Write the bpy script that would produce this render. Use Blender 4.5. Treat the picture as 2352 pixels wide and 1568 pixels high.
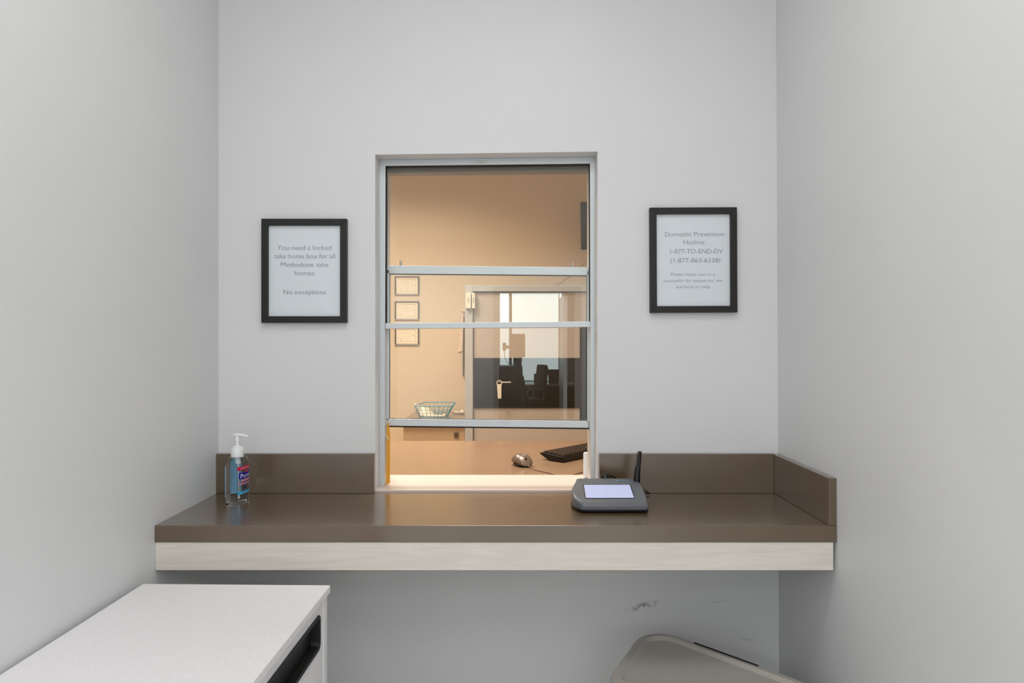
import bpy, math, random
from mathutils import Vector, Matrix
random.seed(7)
for o in list(bpy.data.objects): bpy.data.objects.remove(o)
SC = bpy.context.scene
COL = SC.collection
PI = math.pi
# ------------------------------------------------------------------ camera, world, lights, exposure
H = 1.55            # lens height above the floor
F = 1616.0          # focal length in pixels of the 2352 wide frame
VX, VY = 1172.0, 781.0
cam_d = bpy.data.cameras.new('camera'); cam = bpy.data.objects.new('camera', cam_d); COL.objects.link(cam)
cam.location = (0, 0, H); cam.rotation_euler = (PI/2, 0, 0)
cam_d.sensor_width = 36.0; cam_d.lens = 36.0*F/2352.0
cam_d.shift_x = (1176-VX)/2352.0; cam_d.shift_y = (VY-784)/2352.0
cam_d.clip_start = 0.02
SC.camera = cam
SC.view_settings.view_transform = 'Standard'; SC.view_settings.look = 'None'
SC.view_settings.exposure = 0.0; SC.view_settings.gamma = 1.0; SC.view_settings.use_curve_mapping = False
w = bpy.data.worlds.new('world'); SC.world = w; w.use_nodes = True
w.node_tree.nodes['Background'].inputs[0].default_value = (0.8, 0.9, 1.0, 1)
w.node_tree.nodes['Background'].inputs[1].default_value = 0.6

def area(name, loc, size, power, col, rot=(0, 0, 0), sy=None, spread=180):
    l = bpy.data.lights.new(name, 'AREA'); l.energy = power; l.color = col
    l.shape = 'RECTANGLE'; l.size = size; l.size_y = sy or size
    l.spread = math.radians(spread)
    o = bpy.data.objects.new(name, l); COL.objects.link(o); o.location = loc; o.rotation_euler = rot
    return o
CEIL = 2.95
area('booth_ceiling_light', (-0.04, 0.90, CEIL-0.035), 0.9, 9.6, (1.0, 0.99, 0.975), sy=0.6)
for lx, ly, lp in ((-0.04, -0.62, 12.0), (-1.62, -2.3, 62.0), (1.42, -2.3, 62.0), (-1.95, -4.2, 56.0), (1.75, -4.2, 56.0)):
    area('hall_ceiling_light', (lx, ly, CEIL-0.035), 0.9, lp, (0.98, 0.99, 1.0), sy=0.9)
WARM = (1.0, 0.885, 0.77)
area('pharmacy_ceiling_light', (-0.95, 3.95, 3.10-0.035), 0.6, 50.0, WARM, sy=0.6, spread=146)
area('pharmacy_ceiling_light', (-0.05, 2.85, 3.10-0.035), 0.9, 30.0, WARM, sy=0.5, spread=140)

# ------------------------------------------------------------------ helpers
def at(px, py, D):
    return Vector(((px-VX)/F*D, D, H-(py-VY)/F*D))
def X(px, D): return (px-VX)/F*D
def Z(py, D): return H-(py-VY)/F*D
def s2l(c):
    return tuple((v/12.92 if v <= .04045 else ((v+.055)/1.055)**2.4) for v in [x/255.0 for x in c])
def tag(o, label=None, cat=None, group=None, kind=None):
    if label: o['label'] = label
    if cat: o['category'] = cat
    if group: o['group'] = group
    if kind: o['kind'] = kind
    return o
def empty(name, loc=(0, 0, 0), rz=0.0, rot=None):
    o = bpy.data.objects.new(name, None); COL.objects.link(o)
    o.location = loc; o.rotation_euler = rot or (0, 0, rz); o.empty_display_size = 0.05
    return o
def thing(name, label, cat, loc=(0, 0, 0), rz=0.0, group=None, rot=None):
    return tag(empty(name, loc, rz, rot), label, cat, group)

class MB:
    def __init__(s): s.v = []; s.f = []
    def add(s, vs, fs):
        n = len(s.v); s.v += [tuple(v) for v in vs]; s.f += [tuple(i+n for i in f) for f in fs]; return s
    def box(s, x0, x1, y0, y1, z0, z1):
        vs = [(x0,y0,z0),(x1,y0,z0),(x1,y1,z0),(x0,y1,z0),(x0,y0,z1),(x1,y0,z1),(x1,y1,z1),(x0,y1,z1)]
        return s.add(vs, [(0,3,2,1),(4,5,6,7),(0,1,5,4),(1,2,6,5),(2,3,7,6),(3,0,4,7)])
    def prism(s, pts, d):           # pts: front polygon (3d), extruded by vector d
        d = Vector(d); n = len(pts)
        vs = [Vector(p) for p in pts]+[Vector(p)+d for p in pts]
        fs = [tuple(range(n)), tuple(range(2*n-1, n-1, -1))]
        for i in range(n):
            j = (i+1) % n; fs.append((i, i+n, j+n, j))
        return s.add(vs, fs)
    def loft(s, rings, cap0=True, cap1=True, closed=True):
        n = len(rings[0]); vs = [p for r in rings for p in r]; fs = []
        for k in range(len(rings)-1):
            for i in range(n if closed else n-1):
                j = (i+1) % n
                fs.append((k*n+i, k*n+j, (k+1)*n+j, (k+1)*n+i))
        if cap0: fs.append(tuple(range(n-1, -1, -1)))
        if cap1: fs.append(tuple((len(rings)-1)*n+i for i in range(n)))
        return s.add(vs, fs)
    def tube(s, path, r, seg=10, closed=False):
        P = [Vector(p) for p in path]; n = len(P); rings = []
        rr = r if isinstance(r, (list, tuple)) else [r]*n
        up = None
        for i in range(n):
            if closed: t = (P[(i+1) % n]-P[i-1]).normalized()
            else: t = (P[min(i+1, n-1)]-P[max(i-1, 0)]).normalized()
            if up is None:
                up = Vector((0, 0, 1)) if abs(t.z) < .9 else Vector((1, 0, 0))
            a = t.cross(up).normalized(); up = a.cross(t).normalized()
            rings.append([P[i]+(a*math.cos(q)+up*math.sin(q))*rr[i] for q in [2*PI*k/seg for k in range(seg)]])
        if closed: rings.append(rings[0])
        return s.loft(rings, not closed, not closed)
    def lathe(s, prof, c=(0, 0, 0), seg=32, sx=1.0, sy=1.0):
        rings = [[(c[0]+sx*r*math.cos(2*PI*k/seg), c[1]+sy*r*math.sin(2*PI*k/seg), c[2]+z) for k in range(seg)] for r, z in prof]
        return s.loft(rings)
    def build(s, name, m, parent=None, org=(0, 0, 0), smooth=False, bevel=0.0, seg=2, loc=None):
        me = bpy.data.meshes.new(name); o0 = Vector(org)
        me.from_pydata([tuple(Vector(v)-o0) for v in s.v], [], s.f); me.validate(); me.update()
        import bmesh
        bm = bmesh.new(); bm.from_mesh(me); bmesh.ops.recalc_face_normals(bm, faces=bm.faces); bm.to_mesh(me); bm.free()
        me.materials.append(m)
        o = bpy.data.objects.new(name, me); COL.objects.link(o)
        if loc: o.location = loc
        if parent: o.parent = parent
        elif any(org): o.location = org
        if bevel:
            b = o.modifiers.new('bevel', 'BEVEL'); b.width = bevel; b.segments = seg; b.limit_method = 'ANGLE'; b.angle_limit = math.radians(35)
        if smooth:
            for p in me.polygons: p.use_smooth = True
            try: me.set_sharp_from_angle(angle=math.radians(38))
            except Exception: pass
        return o

def smoothpath(pts, n=8):
    P = [Vector(p) for p in pts]; out = []
    for i in range(len(P)-1):
        p0 = P[max(i-1, 0)]; p1 = P[i]; p2 = P[i+1]; p3 = P[min(i+2, len(P)-1)]
        for k in range(n):
            t = k/n
            out.append(0.5*((2*p1)+(-p0+p2)*t+(2*p0-5*p1+4*p2-p3)*t*t+(-p0+3*p1-3*p2+p3)*t**3))
    out.append(P[-1]); return out

def rounded(poly, r, seg=8, off=0.0):
    """polygon (2d, CCW) inset by off, corners rounded by r"""
    n = len(poly); P = [Vector(p) for p in poly]
    if off:
        Q = []
        for i in range(n):
            a = (P[i]-P[i-1]).normalized(); b = (P[(i+1) % n]-P[i]).normalized()
            na = Vector((-a.y, a.x)); nb = Vector((-b.y, b.x))
            m = (na+nb).normalized(); Q.append(P[i]+m*off/max(.2, m.dot(na)))
        P = Q
    r = max(r-off, .002); out = []
    for i in range(n):
        a = (P[i-1]-P[i]).normalized(); b = (P[(i+1) % n]-P[i]).normalized()
        ang = math.acos(max(-1, min(1, a.dot(b)))); d = r/math.tan(ang/2)
        c = P[i]+(a+b).normalized()*r/math.sin(ang/2)
        p1 = P[i]+a*d; p2 = P[i]+b*d
        a1 = math.atan2((p1-c).y, (p1-c).x); a2 = math.atan2((p2-c).y, (p2-c).x)
        while a2 < a1: a2 += 2*PI
        if a2-a1 > PI: a2 -= 2*PI
        for k in range(seg+1):
            t = a1+(a2-a1)*k/seg; out.append(Vector((c.x+r*math.cos(t), c.y+r*math.sin(t))))
    return out
def rrect(x0, x1, y0, y1, r, seg=6): return rounded([(x0,y0),(x1,y0),(x1,y1),(x0,y1)], r, seg)

# ------------------------------------------------------------------ materials
def new_mat(name):
    m = bpy.data.materials.new(name); m.use_nodes = True; nt = m.node_tree
    return m, nt, nt.nodes['Principled BSDF']
def N(nt, t, **kw):
    n = nt.nodes.new(t)
    for k, v in kw.items(): setattr(n, k, v)
    return n
def mat(name, rgb, rough=0.5, metal=0.0, spec=0.5, var=0.04, scale=30.0, bump=0.0, bscale=200.0, stretch=(1, 1, 1), trans=0.0, ior=1.45, coat=0.0, emit=None, estr=0.0):
    m, nt, p = new_mat(name); c = s2l(rgb)
    tc = N(nt, 'ShaderNodeTexCoord'); mp = N(nt, 'ShaderNodeMapping'); mp.inputs['Scale'].default_value = stretch
    nt.links.new(tc.outputs['Object'], mp.inputs['Vector'])
    nz = N(nt, 'ShaderNodeTexNoise'); nz.inputs['Scale'].default_value = scale; nz.inputs['Detail'].default_value = 4
    nt.links.new(mp.outputs[0], nz.inputs['Vector'])
    cr = N(nt, 'ShaderNodeValToRGB'); cr.color_ramp.elements[0].position = .3; cr.color_ramp.elements[1].position = .7
    cr.color_ramp.elements[0].color = tuple(max(0, v*(1-var)) for v in c)+(1,)
    cr.color_ramp.elements[1].color = tuple(min(1, v*(1+var)) for v in c)+(1,)
    nt.links.new(nz.outputs[0], cr.inputs[0]); nt.links.new(cr.outputs[0], p.inputs['Base Color'])
    p.inputs['Roughness'].default_value = rough; p.inputs['Metallic'].default_value = metal
    p.inputs['Specular IOR Level'].default_value = spec; p.inputs['IOR'].default_value = ior
    p.inputs['Transmission Weight'].default_value = trans; p.inputs['Coat Weight'].default_value = coat
    if bump:
        nb = N(nt, 'ShaderNodeTexNoise'); nb.inputs['Scale'].default_value = bscale; nb.inputs['Detail'].default_value = 2
        nt.links.new(tc.outputs['Object'], nb.inputs['Vector'])
        b = N(nt, 'ShaderNodeBump'); b.inputs['Strength'].default_value = bump; b.inputs['Distance'].default_value = .002
        nt.links.new(nb.outputs[0], b.inputs['Height']); nt.links.new(b.outputs[0], p.inputs['Normal'])
    if emit:
        p.inputs['Emission Color'].default_value = s2l(emit)+(1,); p.inputs['Emission Strength'].default_value = estr
    return m

def stained_wall(name, rgb, spots, rough=0.45):
    """wall paint with scuffs: spots = (centre, radii, strength, roll) in world metres"""
    m = mat(name, rgb, rough, var=.012, scale=3.0, bump=.06, bscale=260, spec=.35)
    nt = m.node_tree; p = nt.nodes['Principled BSDF']
    base = p.inputs['Base Color'].links[0].from_socket
    tc = N(nt, 'ShaderNodeTexCoord'); cur = base
    nz = N(nt, 'ShaderNodeTexNoise'); nz.inputs['Scale'].default_value = 70; nz.inputs['Detail'].default_value = 6
    nt.links.new(tc.outputs['Object'], nz.inputs['Vector'])
    for c, r, st, roll, dark in spots:
        mp = N(nt, 'ShaderNodeMapping'); mp.vector_type = 'TEXTURE'
        mp.inputs['Location'].default_value = c; mp.inputs['Scale'].default_value = r; mp.inputs['Rotation'].default_value = roll
        nt.links.new(tc.outputs['Object'], mp.inputs['Vector'])
        ln = N(nt, 'ShaderNodeVectorMath', operation='LENGTH'); nt.links.new(mp.outputs[0], ln.inputs[0])
        mr = N(nt, 'ShaderNodeMapRange'); mr.inputs['From Min'].default_value = 1.0; mr.inputs['From Max'].default_value = .3
        nt.links.new(ln.outputs['Value'], mr.inputs['Value'])
        m2 = N(nt, 'ShaderNodeMapRange'); m2.inputs['From Min'].default_value = .42; m2.inputs['From Max'].default_value = .62
        nt.links.new(nz.outputs[0], m2.inputs['Value'])
        mu = N(nt, 'ShaderNodeMath', operation='MULTIPLY'); nt.links.new(mr.outputs[0], mu.inputs[0]); nt.links.new(m2.outputs[0], mu.inputs[1])
        mu2 = N(nt, 'ShaderNodeMath', operation='MULTIPLY'); nt.links.new(mu.outputs[0], mu2.inputs[0]); mu2.inputs[1].default_value = st
        mx = N(nt, 'ShaderNodeMixRGB'); nt.links.new(mu2.outputs[0], mx.inputs[0]); nt.links.new(cur, mx.inputs[1]); mx.inputs[2].default_value = s2l(dark)+(1,)
        cur = mx.outputs[0]
    nt.links.new(cur, p.inputs['Base Color'])
    return m

def wood_grain(name):
    m, nt, p = new_mat(name)
    tc = N(nt, 'ShaderNodeTexCoord'); mp = N(nt, 'ShaderNodeMapping'); mp.inputs['Scale'].default_value = (1.1, 1, 13)
    nt.links.new(tc.outputs['Object'], mp.inputs['Vector'])
    n1 = N(nt, 'ShaderNodeTexNoise'); n1.inputs['Scale'].default_value = 2.0; n1.inputs['Detail'].default_value = 2; n1.inputs['Distortion'].default_value = .8
    nt.links.new(mp.outputs[0], n1.inputs['Vector'])
    mu = N(nt, 'ShaderNodeMath', operation='MULTIPLY'); mu.inputs[1].default_value = 26.0; nt.links.new(n1.outputs[0], mu.inputs[0])
    sn = N(nt, 'ShaderNodeMath', operation='SINE'); nt.links.new(mu.outputs[0], sn.inputs[0])
    mp2 = N(nt, 'ShaderNodeMapping'); mp2.inputs['Scale'].default_value = (4, 1, 160); nt.links.new(tc.outputs['Object'], mp2.inputs['Vector'])
    n2 = N(nt, 'ShaderNodeTexNoise'); n2.inputs['Scale'].default_value = 3; n2.inputs['Detail'].default_value = 3; nt.links.new(mp2.outputs[0], n2.inputs['Vector'])
    ad = N(nt, 'ShaderNodeMath', operation='MULTIPLY_ADD'); ad.inputs[1].default_value = .16; nt.links.new(sn.outputs[0], ad.inputs[0]); nt.links.new(n2.outputs[0], ad.inputs[2])
    cr = N(nt, 'ShaderNodeValToRGB'); e = cr.color_ramp.elements
    e[0].position = .25; e[0].color = s2l((216, 209, 199))+(1,); e[1].position = .75; e[1].color = s2l((227, 220, 212))+(1,)
    nt.links.new(ad.outputs[0], cr.inputs[0]); nt.links.new(cr.outputs[0], p.inputs['Base Color'])
    p.inputs['Roughness'].default_value = .5
    return m

def glass_pane_mat(name, tint=(.975, .985, .98), r0=.04, rough=0.0):
    m = bpy.data.materials.new(name); m.use_nodes = True; nt = m.node_tree; nt.nodes.clear()
    out = N(nt, 'ShaderNodeOutputMaterial'); mix = N(nt, 'ShaderNodeMixShader')
    tr = N(nt, 'ShaderNodeBsdfTransparent'); tr.inputs[0].default_value = tint+(1,)
    gl = N(nt, 'ShaderNodeBsdfGlossy'); gl.inputs['Roughness'].default_value = rough; gl.inputs[0].default_value = (1, 1, 1, 1)
    g = N(nt, 'ShaderNodeNewGeometry'); dt = N(nt, 'ShaderNodeVectorMath', operation='DOT_PRODUCT')
    nt.links.new(g.outputs['Normal'], dt.inputs[0]); nt.links.new(g.outputs['Incoming'], dt.inputs[1])
    ab = N(nt, 'ShaderNodeMath', operation='ABSOLUTE'); nt.links.new(dt.outputs['Value'], ab.inputs[0])
    om = N(nt, 'ShaderNodeMath', operation='SUBTRACT'); om.inputs[0].default_value = 1.0; nt.links.new(ab.outputs[0], om.inputs[1])
    pw = N(nt, 'ShaderNodeMath', operation='POWER'); pw.inputs[1].default_value = 5.0; nt.links.new(om.outputs[0], pw.inputs[0])
    ma = N(nt, 'ShaderNodeMath', operation='MULTIPLY_ADD'); ma.inputs[1].default_value = 1-r0; ma.inputs[2].default_value = r0
    nt.links.new(pw.outputs[0], ma.inputs[0]); nt.links.new(ma.outputs[0], mix.inputs[0])
    nt.links.new(tr.outputs[0], mix.inputs[1]); nt.links.new(gl.outputs[0], mix.inputs[2]); nt.links.new(mix.outputs[0], out.inputs[0])
    return m

GREY = (220, 221, 222)
M = {}
M['wall'] = stained_wall('grey_wall_paint', GREY, [])
M['wall_back'] = stained_wall('grey_wall_paint_scuffed', GREY, [
    ((.395, 2.08, .765), (.062, .2, .013), .8, (0, -.22, 0), (120, 122, 126)),
    ((.565, 2.08, .772), (.010, .2, .009), .8, (0, 0, 0), (110, 112, 118)),
    ((.31, 2.08, .747), (.015, .2, .006), .5, (0, -.3, 0), (130, 132, 136)),
    ((.62, 2.08, .777), (.06, .2, .003), .35, (0, -.1, 0), (140, 142, 146)),
    ((.70, 2.08, .665), (.035, .2, .004), .35, (0, .2, 0), (130, 132, 136))])
M['wall_right'] = stained_wall('grey_wall_paint_scratched', GREY, [
    ((.79, 1.86, .62), (.2, .10, .004), .6, (.75, 0, 0), (150, 150, 150)),
    ((.79, 1.80, .57), (.2, .08, .004), .6, (.95, 0, 0), (150, 150, 150))])
M['beige'] = mat('beige_wall_paint', (214, 193, 162), .5, var=.015, scale=2.5, bump=.05, spec=.3)
M['ceiling'] = mat('white_ceiling', (225, 225, 222), .8, var=.03, scale=60, bump=.1)
M['floor'] = mat('grey_vinyl_floor', (198, 195, 189), .4, var=.12, scale=8)
M['laminate'] = mat('brown_laminate', (95, 76, 56), .24, var=.05, scale=9, bump=.04, bscale=500, spec=.6, ior=1.6, coat=.8)
M['laminate'].node_tree.nodes['Principled BSDF'].inputs['Coat Roughness'].default_value = .22
M['desk_lam'] = mat('tan_desk_laminate', (138, 112, 88), .24, var=.03, scale=9, bump=.03, bscale=500)
M['wood'] = wood_grain('whitewashed_wood_grain')
M['alu'] = mat('anodised_aluminium', (205, 210, 213), .38, metal=.35, var=.02, scale=6)
M['rubber'] = mat('black_gasket', (16, 15, 15), .6)
M['sill'] = mat('white_sill_laminate', (214, 200, 190), .35, var=.01)
M['pane'] = glass_pane_mat('window_glass')
M['picture_glass'] = glass_pane_mat('picture_glass', (.97, .98, .985), .03, .03)
M['black'] = mat('black_frame_wood', (24, 23, 22), .45, var=.15, scale=80, bump=.1, bscale=400)
M['paper'] = mat('white_paper', (232, 234, 238), .7, var=.01)
M['ink'] = mat('grey_print_ink', (118, 116, 124), .8)
M['ink2'] = mat('light_print_ink', (126, 126, 134), .8)
M['white'] = mat('white_plastic', (236, 238, 238), .3, var=.01)
M['jamb'] = mat('grey_door_paint', (176, 172, 166), .45, var=.02)
M['door'] = mat('beige_door_paint', (180, 164, 148), .5, var=.02)
M['cab'] = mat('beige_cabinet_laminate', (178, 148, 116), .45, var=.04, scale=6)
M['dark'] = mat('dark_smoked_panel', (36, 32, 24), .25, var=.1, scale=3)
M['blackpl'] = mat('black_plastic', (14, 14, 15), .35, var=.1)
M['wcab'] = mat('white_speckled_laminate', (240, 238, 239), .45, var=.03, scale=160)
M['slate'] = mat('charcoal_plastic', (102, 105, 110), .42, var=.05, scale=300, bump=.1, bscale=900)
M['bin'] = mat('taupe_bin_plastic', (176, 171, 163), .24, var=.02, scale=40)
M['mouse'] = mat('bronze_mouse_plastic', (120, 104, 92), .28, metal=.25, var=.03)
M['teal'] = mat('teal_wire', (60, 150, 170), .4)
M['metal'] = mat('brushed_metal', (180, 178, 172), .3, metal=1.0)
M['pewter'] = mat('pewter_frame', (98, 82, 64), .4, metal=.3, var=.08)
M['yellow'] = mat('yellow_painted_wood', (226, 160, 46), .5, var=.06)
M['cream'] = mat('cream_plastic', (226, 212, 186), .45)
M['cert'] = mat('cream_certificate_paper', (232, 216, 188), .7, var=.02)
M['strap'] = mat('dark_strap', (84, 70, 58), .6)

# ------------------------------------------------------------------ lettering helper
def text_mesh(body, width, height=None, offset=0.0, align='CENTER', space=1.0):
    """flat letter mesh in local XZ, centred on x, baseline z=0, fitted to width"""
    c = bpy.data.curves.new('t', 'FONT'); c.body = body; c.align_x = align; c.size = 1.0; c.offset = offset; c.resolution_u = 3; c.space_character = space
    o = bpy.data.objects.new('t', c); COL.objects.link(o)
    bpy.context.view_layer.update()
    me = bpy.data.meshes.new_from_object(o.evaluated_get(bpy.context.evaluated_depsgraph_get()))
    vs = [v.co.copy() for v in me.vertices]; fs = [tuple(p.vertices) for p in me.polygons]
    bpy.data.objects.remove(o); bpy.data.curves.remove(c); bpy.data.meshes.remove(me)
    x0 = min(v.x for v in vs); x1 = max(v.x for v in vs)
    s = width/(x1-x0); sz = s if height is None else height/0.73
    cx = (x0+x1)/2
    return [((v.x-cx)*s, 0.0, v.y*sz) for v in vs], fs
def put_text(mb, body, cx, y, z, width, height=None, offset=-0.008, space=1.0):
    vs, fs = text_mesh(body, width, height, offset, space=space)
    mb.add([(a+cx, y, c+z) for a, b, c in vs], fs)

# ================================================================== SETTING
YB = 2.08; WT = .225; YI = YB+WT           # wall face, thickness, pharmacy side face
XL, XR = X(502, YB), X(1786, YB)
OXL, OXR = X(862, YB), X(1372.5, YB)
OZL, OZR = Z(355, YB), Z(348, YB)
ZC = H-.449                                 # worktop surface
SILLZ = ZC+.006
def struct(mb, name, m, **k):
    o = mb.build(name, m, **k); o['kind'] = 'structure'; return o
# back wall with the service opening
b = MB()
def slab(pts): b.prism([(x, YB, z) for x, z in pts], (0, WT, 0))
slab([(-2.6, 0), (OXL, 0), (OXL, CEIL+.2), (-2.6, CEIL+.2)])
slab([(OXR, 0), (2.6, 0), (2.6, CEIL+.2), (OXR, CEIL+.2)])
slab([(OXL, 0), (OXR, 0), (OXR, SILLZ-.02), (OXL, SILLZ-.02)])
slab([(OXL, OZL), (OXR, OZR), (OXR, CEIL+.2), (OXL, CEIL+.2)])
struct(b, 'wall_back', M['wall_back'])
# side walls of the booth (the right one leans a hair)
struct(MB().box(XL-.12, XL, -1.0, YB, 0, CEIL), 'wall_left', M['wall'])
xt, xb = X(1783, YB)-.002, X(1791, YB)
b = MB(); b.prism([(xb, -1.0, 0), (xb+.14, -1.0, 0), (xb+.14, -1.0, CEIL), (xt, -1.0, CEIL)], (0, YB+1.0, 0))
struct(b, 'wall_right', M['wall_right'])
# hall behind the viewer, with a doorway to a daylit office
YR = -5.71
struct(MB().box(-2.6, XL-.12, -1.0, -.9, 0, CEIL), 'wall_hall_left_return', M['wall'])
struct(MB().box(xb+.14, 2.6, -1.0, -.9, 0, CEIL), 'wall_hall_right_return', M['wall'])
struct(MB().box(-2.7, -2.6, -9.9, YI, 0, CEIL), 'wall_hall_left', M['wall'])
struct(MB().box(2.6, 2.7, -9.9, YI, 0, CEIL), 'wall_hall_right', M['wall'])
dx0, dx1, dz = X(1148, 10), X(1322, 10), Z(672, 10)
b = MB(); b.box(-2.6, dx0, YR-.12, YR, 0, CEIL).box(dx1, 2.6, YR-.12, YR, 0, CEIL).box(dx0, dx1, YR-.12, YR, dz, CEIL)
struct(b, 'wall_hall_rear', M['wall'])
struct(MB().box(-3, 3, -10.1, 5.7, -.05, 0), 'floor', M['floor'])
struct(MB().box(-2.7, 2.7, -10.1, YB, CEIL, CEIL+.1), 'ceiling', M['ceiling'])
# pharmacy room
YF = 5.4
struct(MB().box(-2.2, 2.2, YF, YF+.1, 0, 3.1), 'wall_pharmacy_far', M['beige'])
YD = 4.78      # the boxed-out low wall that holds the far door
struct(MB().box(X(1068, YD-.045)+.001, 2.2, YD, YF, 0, Z(654.5, YD-.045)), 'wall_pharmacy_door', M['beige'])
struct(MB().box(-2.3, -2.2, YI, YF+.1, 0, 3.1), 'wall_pharmacy_left', M['beige'])
struct(MB().box(2.2, 2.3, YI, YF+.1, 0, 3.1), 'wall_pharmacy_right', M['beige'])
struct(MB().box(-2.3, 2.3, YI, YF+.1, 3.1, 3.2), 'ceiling_pharmacy', M['ceiling'])
# pharmacy side finish of the window wall
b = MB()
y0, y1 = YI, YI+.006
def slab2(pts): b.prism([(x, y0, z) for x, z in pts], (0, .006, 0))
slab2([(-2.2, 0), (OXL, 0), (OXL, 3.1), (-2.2, 3.1)]); slab2([(OXR, 0), (2.2, 0), (2.2, 3.1), (OXR, 3.1)])
slab2([(OXL, OZL), (OXR, OZR), (OXR, 3.1), (OXL, 3.1)])
struct(b, 'wall_pharmacy_front', M['beige'])
# rear office window with a white blind: daylight
YW = -9.7
blind = mat('daylit_white_blind', (238, 240, 232), .9, emit=(226, 240, 240), estr=5.2)
lite = mat('daylit_window_glass', (235, 245, 245), .6, emit=(228, 246, 244), estr=6.0)
wr = empty('window_2', (0.3, YW, 1.7)); wr['kind'] = 'structure'
org = (0.3, YW, 1.7)
MB().box(X(1120, 14), X(1169, 14), YW-.02, YW, .75, 2.7).build('window_pane', lite, wr, org)
MB().box(X(1176, 14), X(1283, 14), YW-.02, YW, .75, 2.7).build('roller_blind', blind, wr, org)
MB().box(X(1285, 14), X(1290, 14), YW-.02, YW, .75, 2.7).build('window_pane', lite, wr, org)
MB().box(X(1169, 14), X(1176, 14), YW-.03, YW+.04, .7, 2.75).box(X(1283, 14), X(1285, 14), YW-.03, YW+.03, .7, 2.75).build('window_frame', M['alu'], wr, org)
struct(MB().box(-2.6, 2.6, -9.9, YW-.03, 0, CEIL), 'wall_office_rear', M['wall'])
# ------------------------------------------------------------------ service window
win = empty('window_1', (X(1118, 2.14), 2.14, SILLZ)); win['kind'] = 'structure'
WO = tuple(win.location)
D0 = 2.140
def bar(mb, pts, D, t):      # four picture corners of a bar's front face at depth D, thickness t
    mb.prism([at(px, py, D) for px, py in pts], (0, t, 0)); return mb
# frame: side jambs, head
b = MB()
fl0, fl1 = X(869.5, D0)-.0025, X(885.5, D0)
fr0, fr1 = X(1355.5, D0), X(1371, D0)-.0015
b.prism([(OXL, D0, SILLZ), (X(883.5, D0), D0, SILLZ), (X(885.5, D0), D0, OZL-.004), (OXL, D0, OZL-.004)], (0, .085, 0))
b.prism([(X(1356.5, D0), D0, SILLZ), (OXR, D0, SILLZ), (OXR, D0, OZR-.004), (X(1355, D0), D0, OZR-.004)], (0, .085, 0))
hb = [(OXL, Z(380, D0)), (OXR, Z(374, D0))]
b.prism([(OXL, D0-.001, Z(381, D0)), (OXR, D0-.001, Z(375.5, D0)), (OXR, D0-.001, OZR), (OXL, D0-.001, OZL)], (0, .087, 0))
b.build('window_frame', M['alu'], win, WO, bevel=.001)
# middle bar (bottom of the fixed upper light)
bar(MB(), [(885, 755), (1356, 751), (1356, 738), (885, 742)], D0-.004, .028).build('fixed_rail', M['alu'], win, WO, bevel=.001)
# gasket lines of the fixed light
b = MB(); g = D0+.004
bar(b, [(884.5, 384.5), (1356, 379), (1356, 375), (884.5, 380)], g, .05)
bar(b, [(884, 744), (887.6, 744), (888.4, 381), (884.5, 381)], g, .012)
bar(b, [(1353.6, 741), (1356.5, 741), (1355.6, 377), (1352.8, 377)], g, .012)
b.build('gasket', M['rubber'], win, WO)
# inner glazing channel seen through the fixed glass
b = MB(); g = D0+.045
bar(b, [(887, 398), (1356, 393), (1356, 383), (887, 388)], g, .04)
b.build('head_channel', mat('dim_channel_metal', (120, 104, 88), .4, metal=.3), win, WO, bevel=.003)
b = MB(); b.box(OXL+.001, X(893.5, D0+.075), D0+.067, D0+.078, SILLZ, OZL-.02).box(X(1351.5, D0+.075), OXR-.001, D0+.067, D0+.078, SILLZ, OZR-.02)
b.build('side_channel', M['alu'], win, WO, bevel=.0008)
# fixed glass
b = MB(); bar(b, [(885, 744), (1356, 741), (1356, 377), (885, 382)], D0+.010, .004); b.build('fixed_pane', M['pane'], win, WO)
# sliding sash, standing raised, sagging to the right
DS = D0+.036
sash = MB()
bar(sash, [(887, 628), (1352.5, 632), (1352.5, 613.5), (887, 609.5)], DS, .022)
bar(sash, [(887, 977.5), (1352.5, 982.5), (1352.5, 966.5), (887, 961.5)], DS, .022)
bar(sash, [(887, 965), (893.5, 965), (894.5, 620), (888, 620)], DS, .022)
bar(sash, [(1348.6, 970), (1354, 970), (1354, 622), (1348.6, 622)], DS, .022)
sa = sash.build('sliding_sash', M['alu'], win, WO, bevel=.001)
b = MB(); bar(b, [(890, 966), (1351, 970), (1351, 626), (890, 624)], DS+.009, .004); b.build('sash_pane', M['pane'], sa, WO)
sa2 = sa; 
b = MB(); t = .006
bar(b, [(894, 630.2), (1349, 634), (1349, 631.5), (894, 627.7)], DS+.003, t)
bar(b, [(892.6, 962), (1349, 967), (1349, 965.4), (892.6, 960.4)], DS+.003, t)
bar(b, [(892.4, 962), (894.2, 962), (895.4, 629), (893.6, 629)], DS+.003, t)
bar(b, [(1347.4, 966), (1349, 966), (1349, 632), (1347.4, 632)], DS+.003, t)
bar(b, [(889, 980.5), (1353, 985.5), (1353, 982), (889, 977)], DS+.004, .014)
b.build('sash_gasket', M['rubber'], sa, WO)
for px, py in ((920.5, 610), (1316, 613.5)):
    b = MB(); c = at(px, py, DS+.011); b.lathe([(.0034, 0), (.0034, .014), (.0026, .0155)], tuple(c), 14)
    b.build('latch_pin', M['metal'], sa, WO, smooth=True)
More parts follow.
